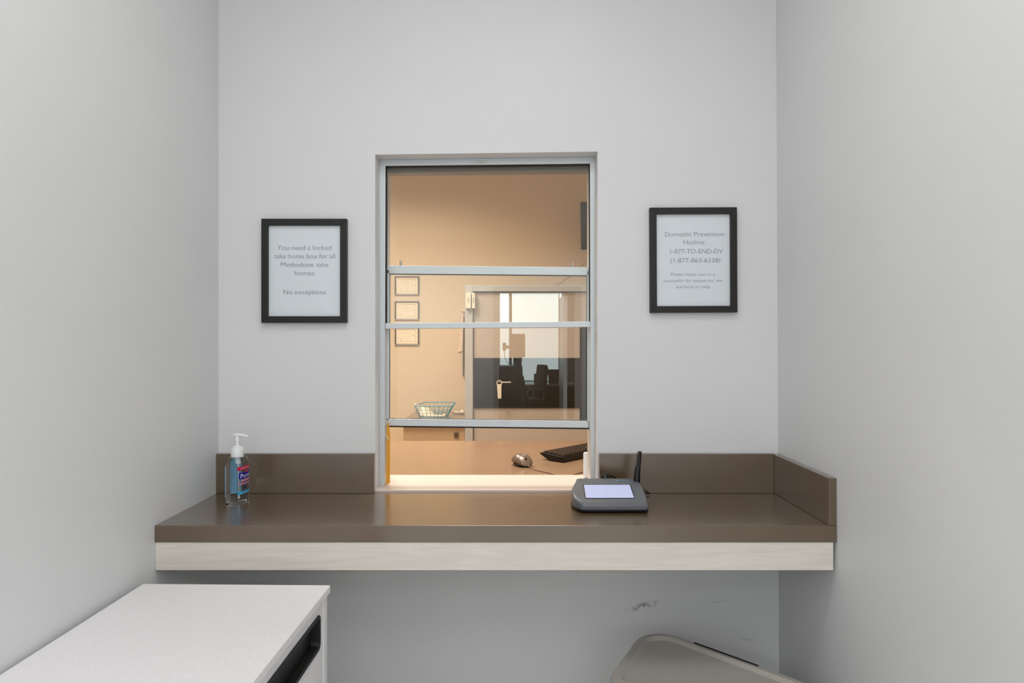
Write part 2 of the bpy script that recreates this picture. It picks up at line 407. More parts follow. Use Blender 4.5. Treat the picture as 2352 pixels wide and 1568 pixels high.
# maker's sticker on the head, two dark lines of tiny print
b = MB(); bar(b, [(1088, 376.5), (1123, 376), (1123, 366), (1088, 366.5)], D0-.0022, .0008)
st = b.build('sticker', mat('pale_sticker', (226, 228, 228), .5), win, WO)
for body, zz, wd in (('C.R. LAURENCE CO., INC.', 371, .044), ('LOS ANGELES, CA', 375, .032)):
    b = MB(); put_text(b, body, X(1105.5, D0), D0-.0026, Z(zz, D0), wd, .0034, 0.0); b.build('lettering', M['ink'], st, WO)
# white sill
b = MB(); b.box(OXL, OXR, YB+.001, YI+.012, SILLZ-.02, SILLZ)
b.build('window_sill', M['sill'], win, WO, bevel=.001)

# ================================================================== FRONT COUNTER
YFR = 1.705
ct = thing('wall_counter', 'dark brown wall-to-wall counter with pale wood apron below the service window', 'counter', (X(1140, YFR), YFR, ZC))
CO = tuple(ct.location)
RI = XR+.0015
b = MB(); b.box(XL+.0005, RI, YFR, YB-.0005, ZC-.041, ZC)
b.build('worktop', M['laminate'], ct, CO, bevel=.0012)
b = MB(); b.box(XL+.0005, OXL, YB-.019, YB-.0005, ZC+.0003, ZC+.116); tag(b.build('backsplash', M['laminate'], ct, CO, bevel=.001))
b = MB(); b.box(X(1377, YB-.019), RI-.019, YB-.019, YB-.0005, ZC+.0003, ZC+.116); b.build('backsplash', M['laminate'], ct, CO, bevel=.001)
b = MB(); b.box(RI-.019, RI, YFR+.001, YB-.0005, ZC+.0003, ZC+.1145); b.build('side_splash', M['laminate'], ct, CO, bevel=.001)
b = MB(); b.box(XL+.0005, RI-.008, YFR+.002, YFR+.02, Z(1310, YFR), ZC-.0412); b.build('apron', M['wood'], ct, CO, bevel=.0008)
for ca, cb, cz in ((1327, 1450, 1315), (770, 902, 1313.5)):
    MB().box(X(ca, 2.06), X(cb, 2.06), 2.042, YB-.0005, Z(cz, 2.045), ZC-.042).build('cleat', M['wood'], ct, CO)

# ================================================================== FRAMED SIGNS
def sign(x0, x1, y0, y1, tilt, label, lines, inkm):
    D = YB-.018
    cx, cz = (X(x0, D)+X(x1, D))/2, (Z(y0, D)+Z(y1, D))/2
    hw, hh = (x1-x0)/2/F*D, (y1-y0)/2/F*D; fw = .0192
    r = thing('framed_sign', label, 'sign', (cx, YB, cz), rot=(0, tilt, 0), group='framed notices on the back wall')
    b = MB()
    for q in ((-hw, hw, hh-fw, hh, 't'), (-hw, hw, -hh, -hh+fw, 'b')):
        s = 1 if q[4] == 't' else -1
        b.prism([(-hw, -.018, s*hh), (hw, -.018, s*hh), (hw-fw, -.018, s*(hh-fw)), (-hw+fw, -.018, s*(hh-fw))], (0, .0178, 0))
        b.prism([(s*hw, -.018, hh), (s*hw, -.018, -hh), (s*(hw-fw), -.018, -(hh-fw)), (s*(hw-fw), -.018, hh-fw)], (0, .0178, 0))
    b.build('frame', M['black'], r, bevel=.0008)
    p = MB().box(-hw+fw-.002, hw-fw+.002, -.008, -.002, -hh+fw-.002, hh-fw+.002).build('paper_sheet', M['paper'], r)
    for body, pc, py, pw, hgt in lines:       # text, centre px, baseline py, width px, cap height px
        t = MB(); put_text(t, body, X(pc, D)-cx, -.0084, Z(py, D)-cz, pw/F*D, hgt/F*D, -.012)
        t.build('lettering', inkm, p)
    MB().box(-hw+fw-.001, hw-fw+.001, -.0115, -.0100, -hh+fw-.001, hh-fw+.001).build('glass_sheet', M['picture_glass'], r)
    return r
sign(600, 796, 502, 741, 0.0, 'black framed notice about locked take home boxes, left of the service window',
     [('You need a locked', 697, 573, 124, 11.5), ('take home box for all', 697.5, 592.5, 140, 11.5), ('Methadone take', 697.5, 612, 109, 11.5), ('homes', 697.5, 631.5, 45, 11.5), ('No exceptions', 697.5, 675, 97, 11.5)], M['ink'])
sign(1493.5, 1693.5, 476, 717.5, -.0045, 'black framed domestic prevention hotline notice, right of the service window',
     [('Domestic Prevention', 1597.5, 541.5, 136, 11.2), ('Hotline:', 1597.5, 560, 51, 11.2), ('1-877-TO-END-DV', 1602, 581, 121, 11), ('(1-877-863-6338)', 1599, 602, 115, 11),
      ('Please reach out to a', 1593, 632.5, 102, 7.6), ('counselor for resources, we', 1593, 647, 135, 7.6), ('are here to help', 1593.5, 661, 78, 7.6)], M['ink2'])

# ================================================================== HAND SANITIZER
th = math.radians(83)
bd = 1.945
sx_ = X(545, bd)
san = thing('sanitizer_bottle', 'clear pump bottle of hand sanitizer standing at the left end of the brown counter', 'hand sanitizer', (sx_, bd, ZC), th)
A, B_ = .0405, .0245
def ell(a, b_, z, n=48, p=2.5):
    out = []
    for k in range(n):
        t = 2*PI*k/n; c, s = math.cos(t), math.sin(t)
        out.append((a*math.copysign(abs(c)**(2/p), c), b_*math.copysign(abs(s)**(2/p), s), z))
    return out
prof = [(.86, .0005), (.95, .002), (1.0, .006), (1.0, .02), (1.0, .07), (1.0, .100), (.99, .108), (.95, .115), (.86, .121), (.72, .1255), (.52, .128)]
b = MB(); rings = []
for k, z in prof:
    q = max(0, (1-k)); rings.append(ell(A*k, min(B_*1.0, B_*(1-q*.55)), z))
b.loft(rings)
gel = bpy.data.materials.new('clear_blue_gel'); gel.use_nodes = True
gp = gel.node_tree.nodes['Principled BSDF']; gp.inputs['Base Color'].default_value = (.90, .965, .99, 1); gp.inputs['Transmission Weight'].default_value = 1; gp.inputs['Roughness'].default_value = .02; gp.inputs['IOR'].default_value = 1.16
b.build('bottle_body', gel, san, smooth=True)
def surf(x, side, off=.0003):     # point on the bottle side wall; side -1 front label, +1 back
    p = 2.5; c = min(.999, abs(x)/A)
    y = B_*(1-c**p)**(1/p)+off
    return y*side
def patch(x0, x1, z0, z1, side, off, slant=0.0, n=14):
    vs = []; fs = []
    for i in range(n+1):
        x = x0+(x1-x0)*i/n
        vs += [(x, surf(x, side, off), z0+slant*(x-x0)), (x, surf(x, side, off), z1+slant*(x-x0))]
        if i: k = 2*i; fs.append((k-2, k, k+1, k-1))
    return vs, fs
lab = MB().add(*patch(-.0375, .034, .022, .106, 1, .0004, n=30)).build('back_label', mat('blue_back_label', (150, 206, 238), .5, var=.03), san, smooth=True)
fl = MB().add(*patch(-.033, .033, .026, .104, -1, .0003)).build('front_label', glass_pane_mat('clear_label_film', (.72, .72, .72), .03, .1), san, smooth=True)
MB().add(*patch(-.033, .033, .0935, .1045, -1, .0007)).build('red_band', mat('red_label_ink', (200, 16, 70), .4), fl, smooth=True)
b = MB(); b.add(*patch(-.029, .029, .070, .087, -1, .0007)); b.build('blue_logo', mat('blue_label_ink', (22, 20, 150), .4), fl, smooth=True)
MB().add(*patch(-.006, .014, .0855, .089, -1, .0009)).build('logo_flash', mat('magenta_label_ink', (200, 24, 90), .4), fl, smooth=True)
b = MB(); b.add(*patch(-.022, .022, .062, .068, -1, .0007)); b.add(*patch(-.031, .031, .054, .0585, -1, .0007)); b.build('pink_band', mat('pink_label_ink', (205, 130, 165), .5), fl, smooth=True)
b = MB(); b.add(*patch(-.033, .033, .028, .0365, -1, .0007)); b.build('cyan_band', mat('cyan_label_ink', (30, 160, 210), .4), fl, smooth=True)
b = MB(); rs = []
for rr in (0.0055,):
    b.add([(rr*math.cos(2*PI*k/20)-.004, surf(rr*math.cos(2*PI*k/20)-.004, -1, .0008), .0455+rr*math.sin(2*PI*k/20)) for k in range(20)], [tuple(range(20))])
b.build('blue_seal', mat('navy_label_ink', (20, 40, 90), .4), fl)
def wrap_text(mb, body, cx, z, width, height, off=.0011):
    vs, fs = text_mesh(body, width, height)
    mb.add([(a+cx, surf(a+cx, -1, off), c+z) for a, _, c in vs], fs)
for tx_ in (('Purell', 0, .0725, .048, .0115), ('#1 BRAND IN HOSPITALS', 0, .097, .050, .0038), ('8 FL OZ (236 mL)', -.002, .0295, .05, .003)):
    b = MB(); wrap_text(b, *tx_); b.build('lettering', M['white'], fl)
b = MB(); b.lathe([(.0168, .1255), (.0172, .127), (.0172, .1505), (.0165, .152), (.0125, .1525), (.0125, .1555), (.009, .157), (.006, .1585)], seg=36); b.build('cap', M['white'], san, smooth=True)
b = MB(); b.lathe([(.0045, .157), (.0042, .170), (.0062, .1702), (.0056, .181), (.0048, .184)], seg=24); pm = b.build('pump_stem', M['white'], san, smooth=True)
nd = Vector((math.cos(-th-.05), math.sin(-th-.05), 0))
path = [Vector((0, 0, .1865))-nd*.010, Vector((0, 0, .1872)), Vector((0, 0, .1866))+nd*.012, Vector((0, 0, .1848))+nd*.023, Vector((0, 0, .1825))+nd*.031]
b = MB(); b.tube(smoothpath(path, 5), [.0035+.0015*math.sin(PI*min(1, i/12)) if i < 12 else .0036-.0010*(i-12)/8 for i in range(21)], 12)
b.tube([(0, 0, .180), (0, 0, .188)], .0048, 14); b.build('nozzle', M['white'], san, smooth=True)
b = MB(); b.tube([(0, 0, .125), (0, 0, .10), (.001, 0, .06), (.002, 0, .012)], .0022, 10); b.tube([(0, 0, .128), (0, 0, .108)], .006, 14); b.build('dip_tube', mat('frosted_tube', (225, 235, 240), .4), san, smooth=True)

# ================================================================== SIGNATURE PAD
pd = thing('signature_pad', 'grey electronic signature pad with lit screen, on the counter right of the window opening', 'signature pad', (.266, 1.91, ZC))
PO = (.266, 1.91, ZC)
yf, yb_ = 1.824, 1.985
hf, hb_ = .030, .062
def hz(y): return hf+(hb_-hf)*max(0, min(1, (y-1.845)/(yb_-1.845)))
def pad_outline(n=10, ins=0.0):
    L = []
    for i in range(n+1):
        t = i/n; y = yf+.004+(yb_-yf-.008)*t
        L.append((.183-.020*math.sin(PI*min(1, t*1.05)**.9)+ins, y))
    R = []
    for i in range(n+1):
        t = i/n; y = yb_-.004-(yb_-yf-.008)*t
        tt = 1-t
        R.append((.351+.011*math.sin(PI*tt*.75)+.008*(1-tt)-ins, y))
    return L+[(.190, yb_), (.345, yb_)]+R+[(.354, yf), (.189, yf)]
ol = pad_outline()
def ringz(ins, zf):
    c = Vector((.267, 1.905)); out = []
    for x, y in ol:
        d = (c-Vector((x, y))).normalized()*ins
        out.append((x+d.x, y+d.y, ZC+zf(y+d.y)))
    return out
b = MB()
b.loft([ringz(.006, lambda y: .001), ringz(.001, lambda y: .004), ringz(0, lambda y: .007), ringz(0, lambda y: .009)])
b.build('base', M['blackpl'], pd, PO, smooth=True)
fr = lambda k: (lambda y: .008+(hz(y)-.008)*k-(0.010*max(0, 1-(y-yf)/.018)**2 if k > .5 else 0))
b = MB(); b.loft([ringz(.0025, lambda y: .008), ringz(.0015, fr(.45)), ringz(.002, fr(.85)), ringz(.005, fr(.97)), ringz(.010, fr(1.0))])
b.build('housing', M['slate'], pd, PO, smooth=True)
def tp(x, y, up): return (x, y, ZC+hz(y)+up)
sy0, sy1 = 1.853, 1.935
b = MB()   # raised bezel around the screen
q = [(.1965, sy0-.002), (.3295, sy0-.002), (.3315, sy1+.004), (.200, sy1+.004)]; qi = [(.199, sy0), (.3265, sy0), (.3285, sy1), (.202, sy1)]
for i in range(4):
    j = (i+1) % 4
    b.add([tp(*q[i], .0), tp(*q[j], .0), tp(*qi[j], .0022), tp(*qi[i], .0022)], [(0, 1, 2, 3)])
b.build('screen_bezel', M['blackpl'], pd, PO)
scr = mat('lit_lcd', (150, 156, 186), .3, emit=(200, 206, 240), estr=.48)
b = MB(); b.add([tp(*p, .0012) for p in qi], [(0, 1, 2, 3)]); b.build('screen', scr, pd, PO)
b = MB(); vs, fs = text_mesh('TOPAZ', .024, .0065)
b.add([tp(.3165+a, 1.9585+c*1.0, .0012) for a, _, c in vs], fs)
b.add([tp(.291, 1.962, .0012), tp(.2965, 1.9585, .0012), tp(.302, 1.962, .0012), tp(.2965, 1.9655, .0012)], [(0, 1, 2, 3)])
b.build('logo', mat('pale_blue_ink', (120, 180, 225), .5), pd, PO)
b = MB(); b.tube(smoothpath([(.353, 1.965, ZC+.05), (.3545, 1.966, ZC+.075), (.358, 1.968, ZC+.10)], 4), [.009, .0095, .0095, .009, .0088, .0085, .008, .0075, .006], 16)
b.build('pen_holder', M['blackpl'], pd, PO, smooth=True)
b = MB(); b.tube([(.357, 1.968, ZC+.06), (.3625, 1.97, ZC+.132), (.363, 1.97, ZC+.138)], [.005, .0052, .0046], 14); sp = b.build('stylus', M['blackpl'], pd, PO, smooth=True)
b = MB(); b.tube(smoothpath([(.354, 1.962, ZC+.137), (.352, 1.962, ZC+.115), (.351, 1.962, ZC+.098), (.356, 1.957, ZC+.092), (.352, 1.956, ZC+.086), (.357, 1.956, ZC+.081)], 6), .0009, 8); b.build('tether', mat('shiny_black_cord', (60, 64, 74), .2), sp, PO, smooth=True)
b = MB(); b.lathe([(.0145, .0), (.0145, .058), (.012, .066), (.007, .071)], (X(1390, 1.999), 2.0, ZC+.0), 24); cr_ = b.build('cable_boot', M['blackpl'], pd, PO, smooth=True)
b = MB(); b.tube(smoothpath([(X(1392, 2.0), 2.0, ZC+.066), (X(1410, 2.01), 2.012, ZC+.058), (X(1440, 2.02), 2.03, ZC+.03), (X(1500, 2.0), 2.045, ZC+.004)], 6), .0022, 8); b.build('cable', M['blackpl'], pd, PO, smooth=True)

# ================================================================== WHITE WASTE CABINET (lower left)
rzc = -.022
wc = thing('waste_cabinet', 'white laminate waste cabinet with a black slot, standing against the left wall', 'cabinet', (X(759, 1.610), 1.610, 0), rzc)
TZ = H-.56; LW = .434; LL = .60
# local: x from -LW (wall side) to 0, y from -LL to 0, z up
MB().box(-LW, 0, -LL, 0, TZ-.0175, TZ).build('top', M['wcab'], wc, bevel=.002)
fx = -.008
b = MB(); b.box(-LW+.01, fx-.018, -LL+.01, -.006, .0, TZ-.0177); b.build('carcass', M['wcab'], wc)
for s0_, s1_ in ((-.030, -.004), (-LL+.006, -LL+.030)): MB().box(fx-.018, fx+.0015, s0_, s1_, .06, TZ-.0178).build('stile', M['wcab'], wc, bevel=.001)
z1, z0 = H-.606, H-.676; ya, yb2 = -.060, -.50; seam = H-.694
b = MB(); b.box(fx-.018, fx, -LL+.031, -.031, z1, TZ-.019).box(fx-.018, fx, -LL+.031, -.031, seam+.001, z0).box(fx-.018, fx, ya, -.031, z0, z1).box(fx-.018, fx, -LL+.031, yb2, z0, z1)
b.build('slot_panel', M['wcab'], wc)
def yz(pts, x): return [(x, p.x, p.y) for p in pts]
o1 = rrect(yb2-.004, ya+.004, z0-.004, z1+.004, .016); o2 = rrect(yb2+.004, ya-.004, z0+.004, z1-.004, .010)
o3 = rrect(yb2+.006, ya-.006, z0+.006, z1-.006, .010)
b = MB(); b.loft([yz(o1, fx), yz(o1, fx+.0025), yz(o2, fx+.0025), yz(o3, fx-.017)], False, True); b.build('slot_bezel', mat('black_slot_plastic', (13, 13, 13), .5), wc, smooth=False)
b = MB(); b.box(fx-.018, fx, -LL+.031, -.031, .06, seam-.0015); dr = b.build('door', M['wcab'], wc, bevel=.001)

# ================================================================== WASTE BIN (lower right)
bp = [(.225, 1.697), (.553, 1.342), (.742, 1.664), (.3926, 2.043)]
bz = .73
bc = (sum(p[0] for p in bp)/4, sum(p[1] for p in bp)/4)
bn = thing('waste_bin', 'taupe plastic waste bin with rounded lid, below the right side of the counter', 'bin', (bc[0], bc[1], 0))
BO = (bc[0], bc[1], 0)
def br(off, z, r=.085): return [(p.x, p.y, z) for p in rounded(bp, r, 22, off)]
b = MB(); b.loft([br(.05, .0), br(.045, .01), br(.02, bz-.075), br(.016, bz-.06)]); b.build('body', M['bin'], bn, BO, smooth=True)
b = MB(); b.loft([br(.004, bz-.06), br(.0, bz-.055), br(.0, bz-.022), br(.004, bz-.007), br(.009, bz-.0015), br(.024, bz-.001), br(.026, bz+.0008), br(.0285, bz+.0014), br(.031, bz-.0005), br(.037, bz-.008), br(.06, bz-.010), br(.1, bz-.010)])
ld = b.build('lid', M['bin'], bn, BO, smooth=True)
b = MB(); p1 = at(1599, 1484.5, 1.915); p2 = at(1745, 1535.5, 1.778)
dv = (Vector((p2.x, p2.y))-Vector((p1.x, p1.y))).normalized(); nv = Vector((-dv.y, dv.x))
e0 = Vector((.3926, 2.043)); e1 = Vector((.742, 1.664)); ed = (e1-e0).normalized(); inn = Vector((ed.y, -ed.x))
s0 = (Vector((p1.x, p1.y))-e0).dot(ed); s1 = (Vector((p2.x, p2.y))-e0).dot(ed)
q0 = e0+ed*s0+inn*.012; q1 = e0+ed*s1+inn*.012
b.tube([(q0.x, q0.y, bz-.001), (q1.x, q1.y, bz-.001)], .0026, 8); b.build('hinge_slot', M['rubber'], ld, BO)

# ================================================================== PHARMACY: DESK, MOUSE, KEYBOARD
DZ = H-.46
dk = thing('service_desk', 'brown laminate desk just behind the service window', 'desk', (0, 2.76, 0))
DO = (0, 2.76, 0)
yde = .46*F/(1012-VY)
MB().box(-1.4, 1.4, YI+.008, yde, DZ-.03, DZ).build('desktop', M['desk_lam'], dk, DO, bevel=.001)
for q0_ in (-1.38, 1.36): MB().box(q0_, q0_+.02, YI+.05, yde-.05, 0, DZ-.031).build('side_panel', M['cab'], dk, DO)
# mouse
ms = thing('computer_mouse', 'bronze computer mouse on the brown desk behind the window opening', 'computer mouse', (X(1199, 2.585), 2.585, DZ), math.radians(24))
b = MB(); rings = []
L0 = .052; nn = 11
for i in range(nn):
    t = -1+2*i/(nn-1); t = max(-.985, min(.985, t)); y = -t*L0     # front (cable) at -y
    y = t*L0
    wdt = .0325*(1-abs(t)**3.2)**(1/2.2)*(1-.06*(t < 0)*abs(t)); hgt = (.039*(1-(abs(t-.22)/1.22)**2.6) if t < .22 else .039*(1-((t-.22)/.80)**2.2))
    hgt = max(hgt, .004)
    ring = []
    for k in range(20):
        a = 2*PI*k/20; cx, cz = math.cos(a), math.sin(a)
        ring.append((wdt*math.copysign(abs(cx)**.75, cx), y, .005+max(0, hgt)*(.36+.64*cz if cz > 0 else .36+.34*cz)))
    rings.append(ring)
b.loft(rings); b.build('shell', M['mouse'], ms, smooth=True)
b = MB(); b.loft([[(x*.98, y*.97, z) for x, y in [(.029*math.cos(2*PI*k/24), .049*math.sin(2*PI*k/24)) for k in range(24)]] for z in (.0004, .009)]); b.build('base', M['blackpl'], ms, smooth=True)
b = MB(); b.box(-.0006, .0006, -.046, -.012, .0245, .0285); 
b = MB(); b.lathe([(.0058, -.0025), (.0058, .0025)], (0, 0, 0), 18)
wh = b.build('scroll_wheel', M['blackpl'], ms, smooth=True, loc=(0, -.031, .0275)); wh.rotation_euler = (0, PI/2, 0)
lo = lambda a, c: (a, -.019+c*.83, .0412+c*.42)
b = MB(); vs, fs = text_mesh('hp', .0075); b.add([lo(a, c) for a, _, c in vs], fs)
b.tube([lo(.0072*math.cos(2*PI*k/20), .0025+.0072*math.sin(2*PI*k/20)) for k in range(20)], .0007, 6, closed=True)
b.build('logo', mat('pale_logo', (205, 190, 170), .3, metal=.5), ms)
mloc = ms.matrix_basis
cw = [(X(1213, 2.53), 2.532, DZ+.008), (X(1232, 2.48), 2.48, DZ+.002), (X(1255, 2.44), 2.44, DZ+.002), (X(1278, 2.39), 2.39, DZ+.002), (X(1297, 2.36), 2.36, DZ+.002), (X(1318, 2.40), 2.40, DZ+.002), (X(1340, 2.45), 2.45, DZ+.002), (.33, 2.58, DZ+.002)]
ic = Matrix.Rotation(-math.radians(24), 3, 'Z')
b = MB(); b.tube(smoothpath([ic @ (Vector(p)-ms.location) for p in cw], 8), .0016, 8); b.build('cable', mat('brown_cable', (120, 90, 74), .4), ms, smooth=True)
# keyboard
kth = math.atan2(.74, .67)
kb = thing('keyboard', 'black computer keyboard on the brown desk, partly behind the right window jamb', 'keyboard', (X(1293, 2.636), 2.636, DZ), kth)
b = MB(); KL, KW = .44, .112
b.prism([(0, 0, .001), (0, 0, .021), (0, KW-.010, .028), (0, KW, .028), (0, KW, .022), (0, KW*.6, .001)], (KL, 0, 0))
b.build('case', M['blackpl'], kb, bevel=.002)
key = None
kmat = mat('dark_key_plastic', (52, 44, 40), .3)
for r in range(5):
    for c in range(14):
        yk = .009+r*.0190; xk = .010+c*.0300
        if xk > .42: continue
        if key is None:
            b = MB(); h0 = [(0, 0, 0), (.0265, 0, 0), (.0265, .0165, 0), (0, .0165, 0)]; h1 = [(.002, .0015, .007), (.0245, .0015, .007), (.0245, .0145, .008), (.002, .0145, .008)]
            b.loft([h0, h1]); key = b.build('key', kmat, kb); o = key
        else:
            o = key.copy(); COL.objects.link(o); o.parent = kb
        o.location = (xk, yk, .0212+yk/KW*.0065)
b = MB(); b.tube(smoothpath([at(1340, 1062, 2.62), at(1341.5, 1045, 2.64), at(1344, 1034, 2.64), at(1349, 1024, 2.65)], 6), .0022, 8)
tag(b.build('black_cord', M['blackpl'], org=tuple(at(1341, 1062, 2.62)), smooth=True), 'curved black cord rising at the end of the keyboard beside the right jamb', 'cord')
# yellow strip in the left jamb with a white tie
sx0 = X(884, D0)+.0012; so = (sx0, 2.158, SILLZ)
b = MB(); b.prism([(sx0, 2.153, SILLZ+.0005), (sx0+.0115, 2.153, SILLZ+.006), (sx0+.0118, 2.153, Z(995, 2.153)), (sx0+.0070, 2.153, Z(967, 2.153)), (sx0+.0030, 2.153, Z(975, 2.153))], (0, .005, 0))
ys = b.build('wooden_strip', M['yellow'], org=so); tag(ys, 'yellow wooden strip standing upright in the left track of the service window', 'wooden strip')
b = MB(); b.tube([(sx0-.001, 2.1515, Z(998, 2.15)), (sx0+.004, 2.1505, Z(1004, 2.15)), (sx0+.009, 2.1515, Z(1010, 2.15))], .0011, 8); b.build('tie', M['white'], ys, so, smooth=True)
# white rounded tab in the right jamb
b = MB(); p0 = at(1346, 1112, 2.262)
o = rounded([(-.0085, 0), (.0085, 0), (.0085, .083), (-.0085, .083)], .008, 8)
b.prism([(p0.x+p.x, 2.256, SILLZ+.0005+p.y) for p in o], (0, .012, 0))
tag(b.build('plastic_tab', M['white'], org=(p0.x, 2.262, SILLZ), bevel=.002, smooth=True), 'white round topped plastic tab standing on the sill by the right jamb', 'tab')

# ================================================================== PHARMACY: BACK COUNTER, BASKET
bkz = H-.545; bx0 = X(924, 4.76); bx1 = X(1068, YF)
bk = thing('back_cabinet', 'tan cabinet with square lock against the far wall behind the window', 'cabinet', ((bx0+bx1)/2, 5.08, 0))
KO = ((bx0+bx1)/2, 5.08, 0)
jx = X(1068, YD-.045)
MB().box(bx0, jx, 4.76, YF-.001, bkz-.028, bkz).build('countertop', M['laminate'], bk, KO, bevel=.001)
MB().box(bx0+.004, jx-.001, 4.80, YF-.001, 0, bkz-.0285).build('carcass', M['cab'], bk, KO)
dw = MB().box(bx0+.004, jx-.001, 4.782, 4.80, bkz-.40, bkz-.030).build('drawer_front', M['cab'], bk, KO, bevel=.001)
c = at(1048, 998, 4.775)
MB().box(c.x-.015, c.x+.015, 4.772, 4.7819, c.z-.016, c.z+.016).build('lock', M['pewter'], dw, KO, bevel=.002)
# basket
bt = [(X(949, 4.86), 4.86), (X(1036, 4.86), 4.86), (X(1048, 5.19), 5.19), (X(975, 5.19), 5.19)]
bbm = [(X(961, 4.97), 4.97), (X(1026, 4.97), 4.97), (X(1030, 5.14), 5.14), (X(972, 5.14), 5.14)]
bcx, bcy = X(998, 5.05), 5.05
bs = thing('wire_basket', 'small teal wire basket holding papers on the cabinet behind the window', 'basket', (bcx, bcy, bkz)); SO = (bcx, bcy, bkz)
hr = .085
def ringpts(t):
    pts = [(Vector(bbm[i])*(1-t)+Vector(bt[i])*t) for i in range(4)]
    return [Vector((p.x, p.y, bkz+.003+hr*t)) for p in rounded([tuple(p) for p in pts], .03, 5)]
b = MB(); b.tube(ringpts(1.0), .0028, 8, closed=True); b.build('rim', M['teal'], bs, SO, smooth=True)
b = MB()
for t in (0.0, .33, .66): b.tube(ringpts(t), .0016, 6, closed=True)
R0, R1 = ringpts(0), ringpts(1)
def edge_pts(Q, n):    # evenly spaced points along each of the sides
    out = []
    for i in range(4):
        a = Vector(Q[i]); c2 = Vector(Q[(i+1) % 4])
        for k in range(n[i]): out.append(a.lerp(c2, (k+.5)/n[i]))
    return out
for a, c2 in zip(edge_pts(bbm, (8, 5, 8, 5)), edge_pts(bt, (8, 5, 8, 5))):
    b.tube([(a.x, a.y, bkz+.003), (c2.x, c2.y, bkz+.003+hr)], .0016, 6)
for k in range(7):
    t = (k+.5)/7; a = Vector(bbm[0]).lerp(Vector(bbm[1]), t); c2 = Vector(bbm[3]).lerp(Vector(bbm[2]), t)
    b.tube([(a.x, a.y, bkz+.003), (c2.x, c2.y, bkz+.003)], .0014, 6)
b.build('wire_mesh', M['teal'], bs, SO, smooth=True)
b = MB(); ga = []; nx_, ny_ = 12, 4
pf = [(950, 925), (962, 931), (976, 935), (984, 936), (992, 944), (1000, 952), (1012, 952), (1028, 948)]
pb = [(966, 956), (968, 957), (972, 957), (978, 957.5), (984, 958), (1000, 958), (1010, 958), (1018, 957.5)]
vs = []; fs = []
for j in range(5):
    s = j/4
    for i in range(8):
        px = pf[i][0]*(1-s)+pb[i][0]*s; py = pf[i][1]*(1-s)+pb[i][1]*s
        D = (5.06-.03*math.sin(i*.8))*(1-s)+5.0*s
        p = at(px, py, D); p.z = max(p.z, bkz+.006); vs.append(p)
for j in range(4):
    for i in range(7): fs.append((j*8+i, j*8+i+1, (j+1)*8+i+1, (j+1)*8+i))
b.add(vs, fs)
pp = b.build('paper', M['cream'], org=tuple(at(990, 957, 5.03)), smooth=True); tag(pp, 'crumpled cream paper lying inside the teal wire basket', 'paper')
m_ = pp.modifiers.new('thick', 'SOLIDIFY'); m_.thickness = .002
b = MB(); b.tube(smoothpath([at(1041, 946, 5.2), at(1054, 947, 5.2), at(1060, 946.5, 5.19), at(1066, 945, 5.18)], 5), [.009]*8+[.011, .013, .015, .016, .016, .015, .013, .01], 12)
tag(b.build('plastic_baton', M['cream'], org=tuple(at(1054, 948, 5.2)), smooth=True), 'cream plastic stick lying on the back cabinet right of the wire basket', 'stick')

# certificates
names = ['topmost of three small framed certificates on the beige wall', 'middle one of three small framed certificates on the beige wall', 'lowest of three small framed certificates, partly behind the window rail']
proto = None
for (yc, lb) in zip((655.5, 713, 771), names):
    D = YF-.012; c = at(934.7, yc, D)
    if proto is None:
        proto = thing('framed_certificate', 'x', 'certificate', (c.x, YF, c.z), group='framed certificates on the far wall')
        hw, hh, fw = .0935, .0705, .0115
        b = MB()
        for s in (1, -1):
            b.prism([(-hw, -.014, s*hh), (hw, -.014, s*hh), (hw-fw, -.010, s*(hh-fw)), (-hw+fw, -.010, s*(hh-fw))], (0, .0098, 0))
            b.prism([(s*hw, -.014, hh), (s*hw, -.014, -hh), (s*(hw-fw), -.010, -(hh-fw)), (s*(hw-fw), -.010, hh-fw)], (0, .0098, 0))
        b.build('frame', M['pewter'], proto)
        b = MB(); i = hw-fw; j = hh-fw; w2 = .007
        b.box(-i, i, -.009, -.004, j-w2, j).box(-i, i, -.009, -.004, -j, -j+w2).box(-i, -i+.004, -.009, -.004, -j, j).box(i-.004, i, -.009, -.004, -j, j)
        b.build('inner_moulding', mat('bright_gilt', (250, 224, 186), .3), proto)
        sh = MB().box(-i, i, -.006, -.003, -j, j).build('certificate_sheet', M['cert'], proto)
        b = MB(); i2 = i-.014; j2 = j-.013; w3 = .0025
        b.box(-i2, i2, -.0066, -.0062, j2-w3, j2).box(-i2, i2, -.0066, -.0062, -j2, -j2+w3).box(-i2, -i2+w3, -.0066, -.0062, -j2, j2).box(i2-w3, i2, -.0066, -.0062, -j2, j2)
        for k, wd in enumerate((.05, .036, .0, .03, .0, .018)):
            if wd: b.box(-wd-.004, wd-.008, -.0065, -.0063, .026-k*.010, .0275-k*.010)
        b.add([(.046+.0055*math.cos(2*PI*k/14), -.0066, .004+.0055*math.sin(2*PI*k/14)) for k in range(14)], [tuple(range(14))])
        b.add([(-.046+.005*math.cos(2*PI*k/14), -.0066, -.030+.005*math.sin(2*PI*k/14)) for k in range(14)], [tuple(range(14))])
        b.build('printed_border', mat('tan_certificate_ink', (186, 160, 126), .7), sh)
        cur = proto
    else:
        cur = proto.copy(); COL.objects.link(cur)
        for ch in list(proto.children):
            d = ch.copy(); COL.objects.link(d); d.parent = cur
            for g2 in ch.children:
                e = g2.copy(); COL.objects.link(e); e.parent = d
    cur.location = (c.x, YF, c.z); cur['label'] = lb

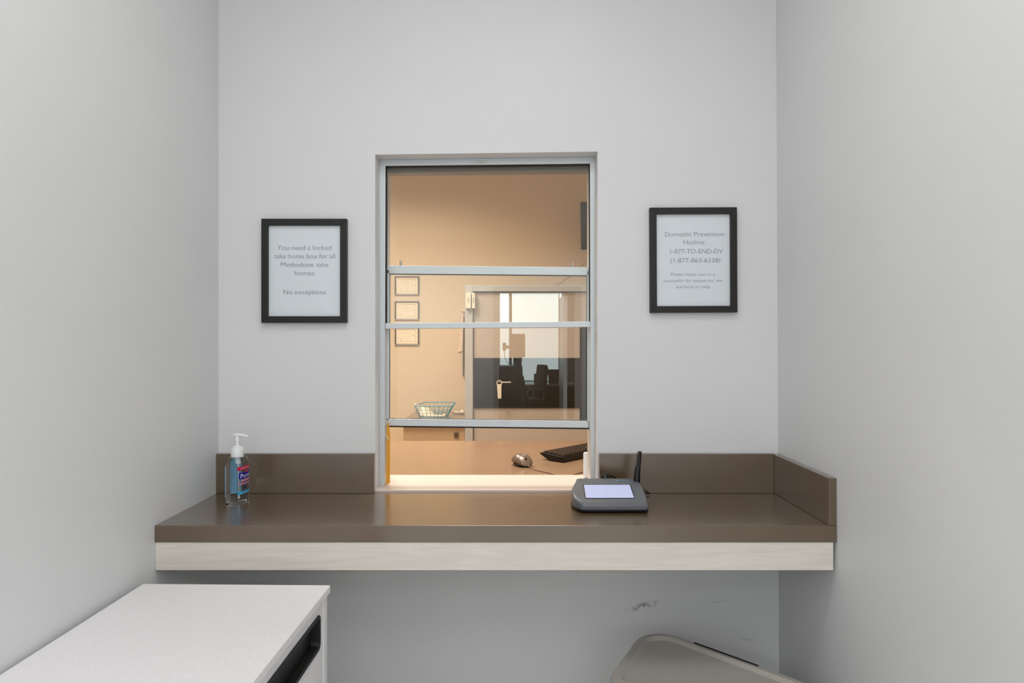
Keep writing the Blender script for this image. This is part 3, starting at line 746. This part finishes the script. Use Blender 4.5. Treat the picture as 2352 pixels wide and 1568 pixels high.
# ================================================================== PHARMACY: DOOR
dr = empty('door_1', (X(1210, YD), YD, 0)); dr['kind'] = 'structure'; RO = tuple(dr.location)
FY = YD-.045
jx0, jx1 = X(1068, FY), X(1086, FY); hz0, hz1 = Z(669, FY), Z(654.5, FY); ex = X(1390, FY)
b = MB(); b.box(jx0, jx1, FY, YD-.0005, 0, hz1).box(jx1, ex, FY, YD-.0005, hz0, hz1)
b.build('door_frame', M['jamb'], dr, RO, bevel=.002)
dp0, dp1 = jx1+.003, ex-.02
lf = MB().box(dp0, dp1, FY+.018, YD-.001, .01, hz0-.006).build('door_leaf', M['door'], dr, RO, bevel=.002)
MB().box(dp0-.003, dp1, FY+.020, FY+.030, hz0-.0065, hz0).build('weather_strip', M['rubber'], dr, RO)
pz0, pz1 = Z(937, FY), Z(822, FY)
MB().box(X(1088, FY), X(1332, FY), FY+.010, FY+.0175, pz0, pz1).build('smoked_panel', M['dark'], lf, RO)
MB().box(X(1332, FY), X(1362, FY), FY+.010, FY+.0175, Z(966, FY), Z(744, FY)).build('smoked_side_strip', M['dark'], lf, RO)
c = at(1147, 877.5, FY-.02)
b = MB(); b.tube([(c.x, FY+.010, c.z), (c.x, FY-.03, c.z), (c.x+.004, FY-.032, c.z)], .009, 12); b.tube([(c.x, FY-.03, c.z), (c.x+.078, FY-.03, c.z)], .0055, 12)
hd = b.build('door_lever', M['metal'], lf, RO, smooth=True)
tg = thing('key_tag', 'long white tag hanging from the door lever in the far room', 'tag', (c.x, FY-.04, c.z-.02)); TO = tuple(tg.location)
b = MB(); b.prism([at(1141.5, 882, FY-.042), at(1143.5, 915, FY-.042), at(1151.5, 915, FY-.042), at(1152, 882, FY-.042)], (0, .003, 0)); b.build('tag_strip', M['cream'], tg, TO, bevel=.001)
b = MB(); cc = at(1147, 879.5, FY-.040); b.tube([(cc.x+.0165*math.cos(2*PI*k/20), cc.y, cc.z+.0165*math.sin(2*PI*k/20)) for k in range(20)], .003, 8, closed=True); b.build('ring', M['cream'], tg, TO, smooth=True)
# magnetic door contact: two boxes
for (a, bq, nm, lb) in ((1070, 1081.5, 'door_contact', 'white door contact box on the door frame, the left of the two'), (1084.2, 1091, 'door_contact', 'white door contact box on the door leaf, the right of the two')):
    yy = FY-.022 if a < 1080 else FY-.018
    xa, xb_ = X(a, yy), X(bq, yy); za, zb = Z(708, yy), Z(672.5, yy)
    r = thing(nm, lb, 'door sensor', ((xa+xb_)/2, yy, za), group='white contact boxes on the far door'); ro = tuple(r.location)
    MB().box(xa, xb_, yy, (FY-.0003 if a < 1080 else FY+.0175), za, zb).build('housing', M['cream'], r, ro, bevel=.002)
    MB().box((xa+xb_)/2-.002, (xa+xb_)/2+.002, yy-.0008, yy, za+.035, zb-.03).build('indicator_line', mat('dim_slot', (120, 108, 92), .5), r, ro)
# strap and cloth hanging left of the door frame
YH = YF-.02
hk = at(1066, 713, YH)
r = thing('hanging_strap', 'long dark strap hanging from a small hook left of the far door frame', 'strap', tuple(hk)); ho = tuple(hk)
b = MB(); b.prism([at(1062.8, 864, YH), at(1065.5, 864, YH), at(1066.2, 820, YH), at(1066.3, 730, YH), at(1064.8, 722, YH), at(1063.6, 760, YH), at(1062.6, 830, YH)], (0, .006, 0)); b.build('strap', M['strap'], r, ho)
b = MB(); b.tube([at(1062, 714, YF-.001), at(1064, 714, YF-.02), at(1068, 712, YF-.02)], .006, 10); b.build('hook', M['cream'], r, ho, smooth=True)
b = MB(); b.prism([at(1052, 808, YF-.010), at(1062.5, 806, YF-.010), at(1064.5, 722, YF-.010), at(1061, 722, YF-.010)], (0, .005, 0))
tag(b.build('cloth', mat('pale_cloth', (226, 202, 176), .8), org=tuple(at(1060, 722, YF-.01))), 'pale narrow cloth hanging beside the dark strap on the far wall', 'cloth')
# wall screen at the upper right and its cord
ws = thing('wall_screen', 'black flat screen high on the far wall, cut off by the right window jamb', 'screen', (X(1334, 5.15)+.3, YF, Z(520, 5.2)), rot=(0, -.012, 0))
MB().box(-.3, .3, -.26, -.22, -.165, .168).build('display', mat('dark_glossy_display', (52, 44, 40), .25), ws, bevel=.004)
for q0_, q1_ in ((-.171, -.165), (.168, .174)): MB().box(-.3, .3, -.261, -.219, q0_, q1_).build('bezel', M['blackpl'], ws)
MB().box(-.08, .08, -.2195, -.001, -.07, .07).build('wall_bracket', M['blackpl'], ws)
b = MB(); b.tube(smoothpath([at(1277, 654, YF-.004), at(1290, 647, YF-.004), at(1302, 638, YF-.004), at(1318, 628, YF-.004), at(1345, 600, YF-.004)], 6), .0018, 6)
tag(b.build('tan_cord', mat('tan_cord', (150, 118, 92), .6), org=tuple(at(1300, 640, YF-.004)), smooth=True), 'thin tan cord running up the far wall above the door frame', 'cord')

# ================================================================== THINGS SEEN ONLY AS REFLECTIONS IN THE GLASS
# the camera and tripod that took the picture, standing behind the lens plane
tr = thing('camera_tripod', 'black camera on a tripod, mirrored in the service window glass', 'camera', (.04, -.09, 0)); TRO = (.04, -.09, 0)
MB().box(-.002, .094, -.13, -.06, H-.108, H+.040).build('camera_body', M['blackpl'], tr, TRO, bevel=.006)
b = MB(); b.tube([(-.002, -.09, H-.045), (-.028, -.09, H-.042)], .010, 12); b.box(-.048, -.026, -.10, -.07, H-.066, H-.016); b.build('side_knob', M['blackpl'], tr, TRO, bevel=.003)
b = MB(); b.tube(smoothpath([(-.038, -.09, H-.066), (-.036, -.09, H-.10), (-.022, -.09, H-.14), (.0, -.09, H-.150), (.03, -.09, H-.15)], 5), .0018, 8); b.build('cable', M['blackpl'], tr, TRO, smooth=True)
b = MB(); b.tube([(.046, -.09, H-.108), (.046, -.09, H-.2), (.046, -.09, .75)], [.03, .022, .015], 14); b.build('centre_column', M['blackpl'], tr, TRO, smooth=True)
for a in (90, 210, 330):
    a = math.radians(a); b = MB(); b.tube([(.046+.03*math.cos(a), -.09+.03*math.sin(a)*0, H-.2-.03), (.046+.32*math.cos(a), -.42+.32*math.sin(a)*.8 if a > 3 else -.2, .0)], [.014, .010], 10); b.build('leg', M['blackpl'], tr, TRO, smooth=True)
# rear office furniture
def V(px, D): return X(px, D)
def ry(Dv): return 2*2.148-Dv
fc = thing('file_cabinet', 'black drawer cabinet beside the office doorway mirrored in the glass', 'cabinet', (X(1173, 9.4), ry(9.4), 0)); fo = tuple(fc.location)
MB().box(X(1146, 9.4), X(1200, 9.4), ry(9.7), ry(9.2), 0, Z(840, 9.4)).build('body', M['blackpl'], fc, fo, bevel=.01)
for k in range(3):
    MB().box(X(1149, 9.4), X(1197, 9.4), ry(9.2), ry(9.18), .06+k*.38, .40+k*.38).build('drawer', M['blackpl'], fc, fo, bevel=.004)
dsk = thing('office_desk', 'dark desk with white top under the daylit office window', 'desk', (.75, ry(13.2), 0)); do = tuple(dsk.location)
MB().box(.1, 1.7, ry(13.6), ry(12.8), .71, .74).build('desktop', M['white'], dsk, do)
MB().box(.12, 1.68, ry(13.5), ry(12.9), 0, .709).build('pedestal', M['blackpl'], dsk, do)
bxx = thing('desk_bin', 'blue grey box standing on the office desk', 'box', (X(1273, 13), ry(13.1), .741)); bo = tuple(bxx.location)
b = MB(); b.lathe([(.09, 0), (.115, .26), (.11, .26)], (bo[0], bo[1], .741), 20); b.build('box_body', mat('blue_grey_plastic', (80, 90, 120), .5), bxx, bo, smooth=True)
pr = thing('office_printer', 'black printer standing on the office desk', 'printer', (X(1243, 12.9), ry(13.1), .741)); po = tuple(pr.location)
MB().box(po[0]-.12, po[0]+.10, po[1]-.15, po[1]+.15, .741, .92).box(po[0]-.07, po[0]+.05, po[1]-.1, po[1]+.1, .92, .96).build('printer_body', M['blackpl'], pr, po, bevel=.01)
ch = thing('office_chair', 'dark grey office chair mirrored in the service window glass', 'chair', (X(1214, 12.2), ry(12.2), 0), 1.25); 
gch = mat('grey_chair_fabric', (74, 78, 82), .5)
b = MB(); b.loft([[(p.x, -.03-.04*math.sin(p.y*3), .62+p.y) for p in rrect(-.21, .21, 0, .50, .09)], [(p.x, .03-.04*math.sin(p.y*3), .62+p.y) for p in rrect(-.21, .21, 0, .50, .09)]]); o = b.build('backrest', gch, ch, loc=(0, -.22, 0))
b = MB(); b.loft([[(p.x, p.y, z) for p in rrect(-.24, .24, -.23, .23, .08)] for z in (.46, .54)]); b.build('seat', gch, ch, bevel=.02)
b = MB(); b.tube([(0, 0, .46), (0, 0, .09)], .028, 12); b.build('gas_lift', M['metal'], ch)
b = MB()
for k in range(5):
    a = 2*PI*k/5; b.tube([(0, 0, .12), (.29*math.cos(a), .29*math.sin(a), .07)], .02, 8)
b.build('star_base', M['blackpl'], ch)
for s in (-1, 1):
    b = MB(); b.tube(smoothpath([(s*.24, -.18, .52), (s*.27, -.16, .70), (s*.27, .1, .71), (s*.26, .12, .53)], 5), .016, 8); b.build('armrest', M['metal'], ch, smooth=True)
dl = empty('door_2', (dx1, YR-.12, 0)); dl['kind'] = 'structure'
b = MB(); b.box(X(1293, 10.3), X(1297, 10.3)+.03, YR-1.0, YR-.13, .01, dz-.02); b.build('door_leaf', M['white'], dl, (dx1, YR-.12, 0))
b = MB(); b.box(dx0-.09, dx0, YR, YR+.02, 0, dz+.09).box(dx1, dx1+.09, YR, YR+.02, 0, dz+.09).box(dx0, dx1, YR, YR+.02, dz, dz+.09); b.build('door_casing', M['jamb'], dl, (dx1, YR-.12, 0))
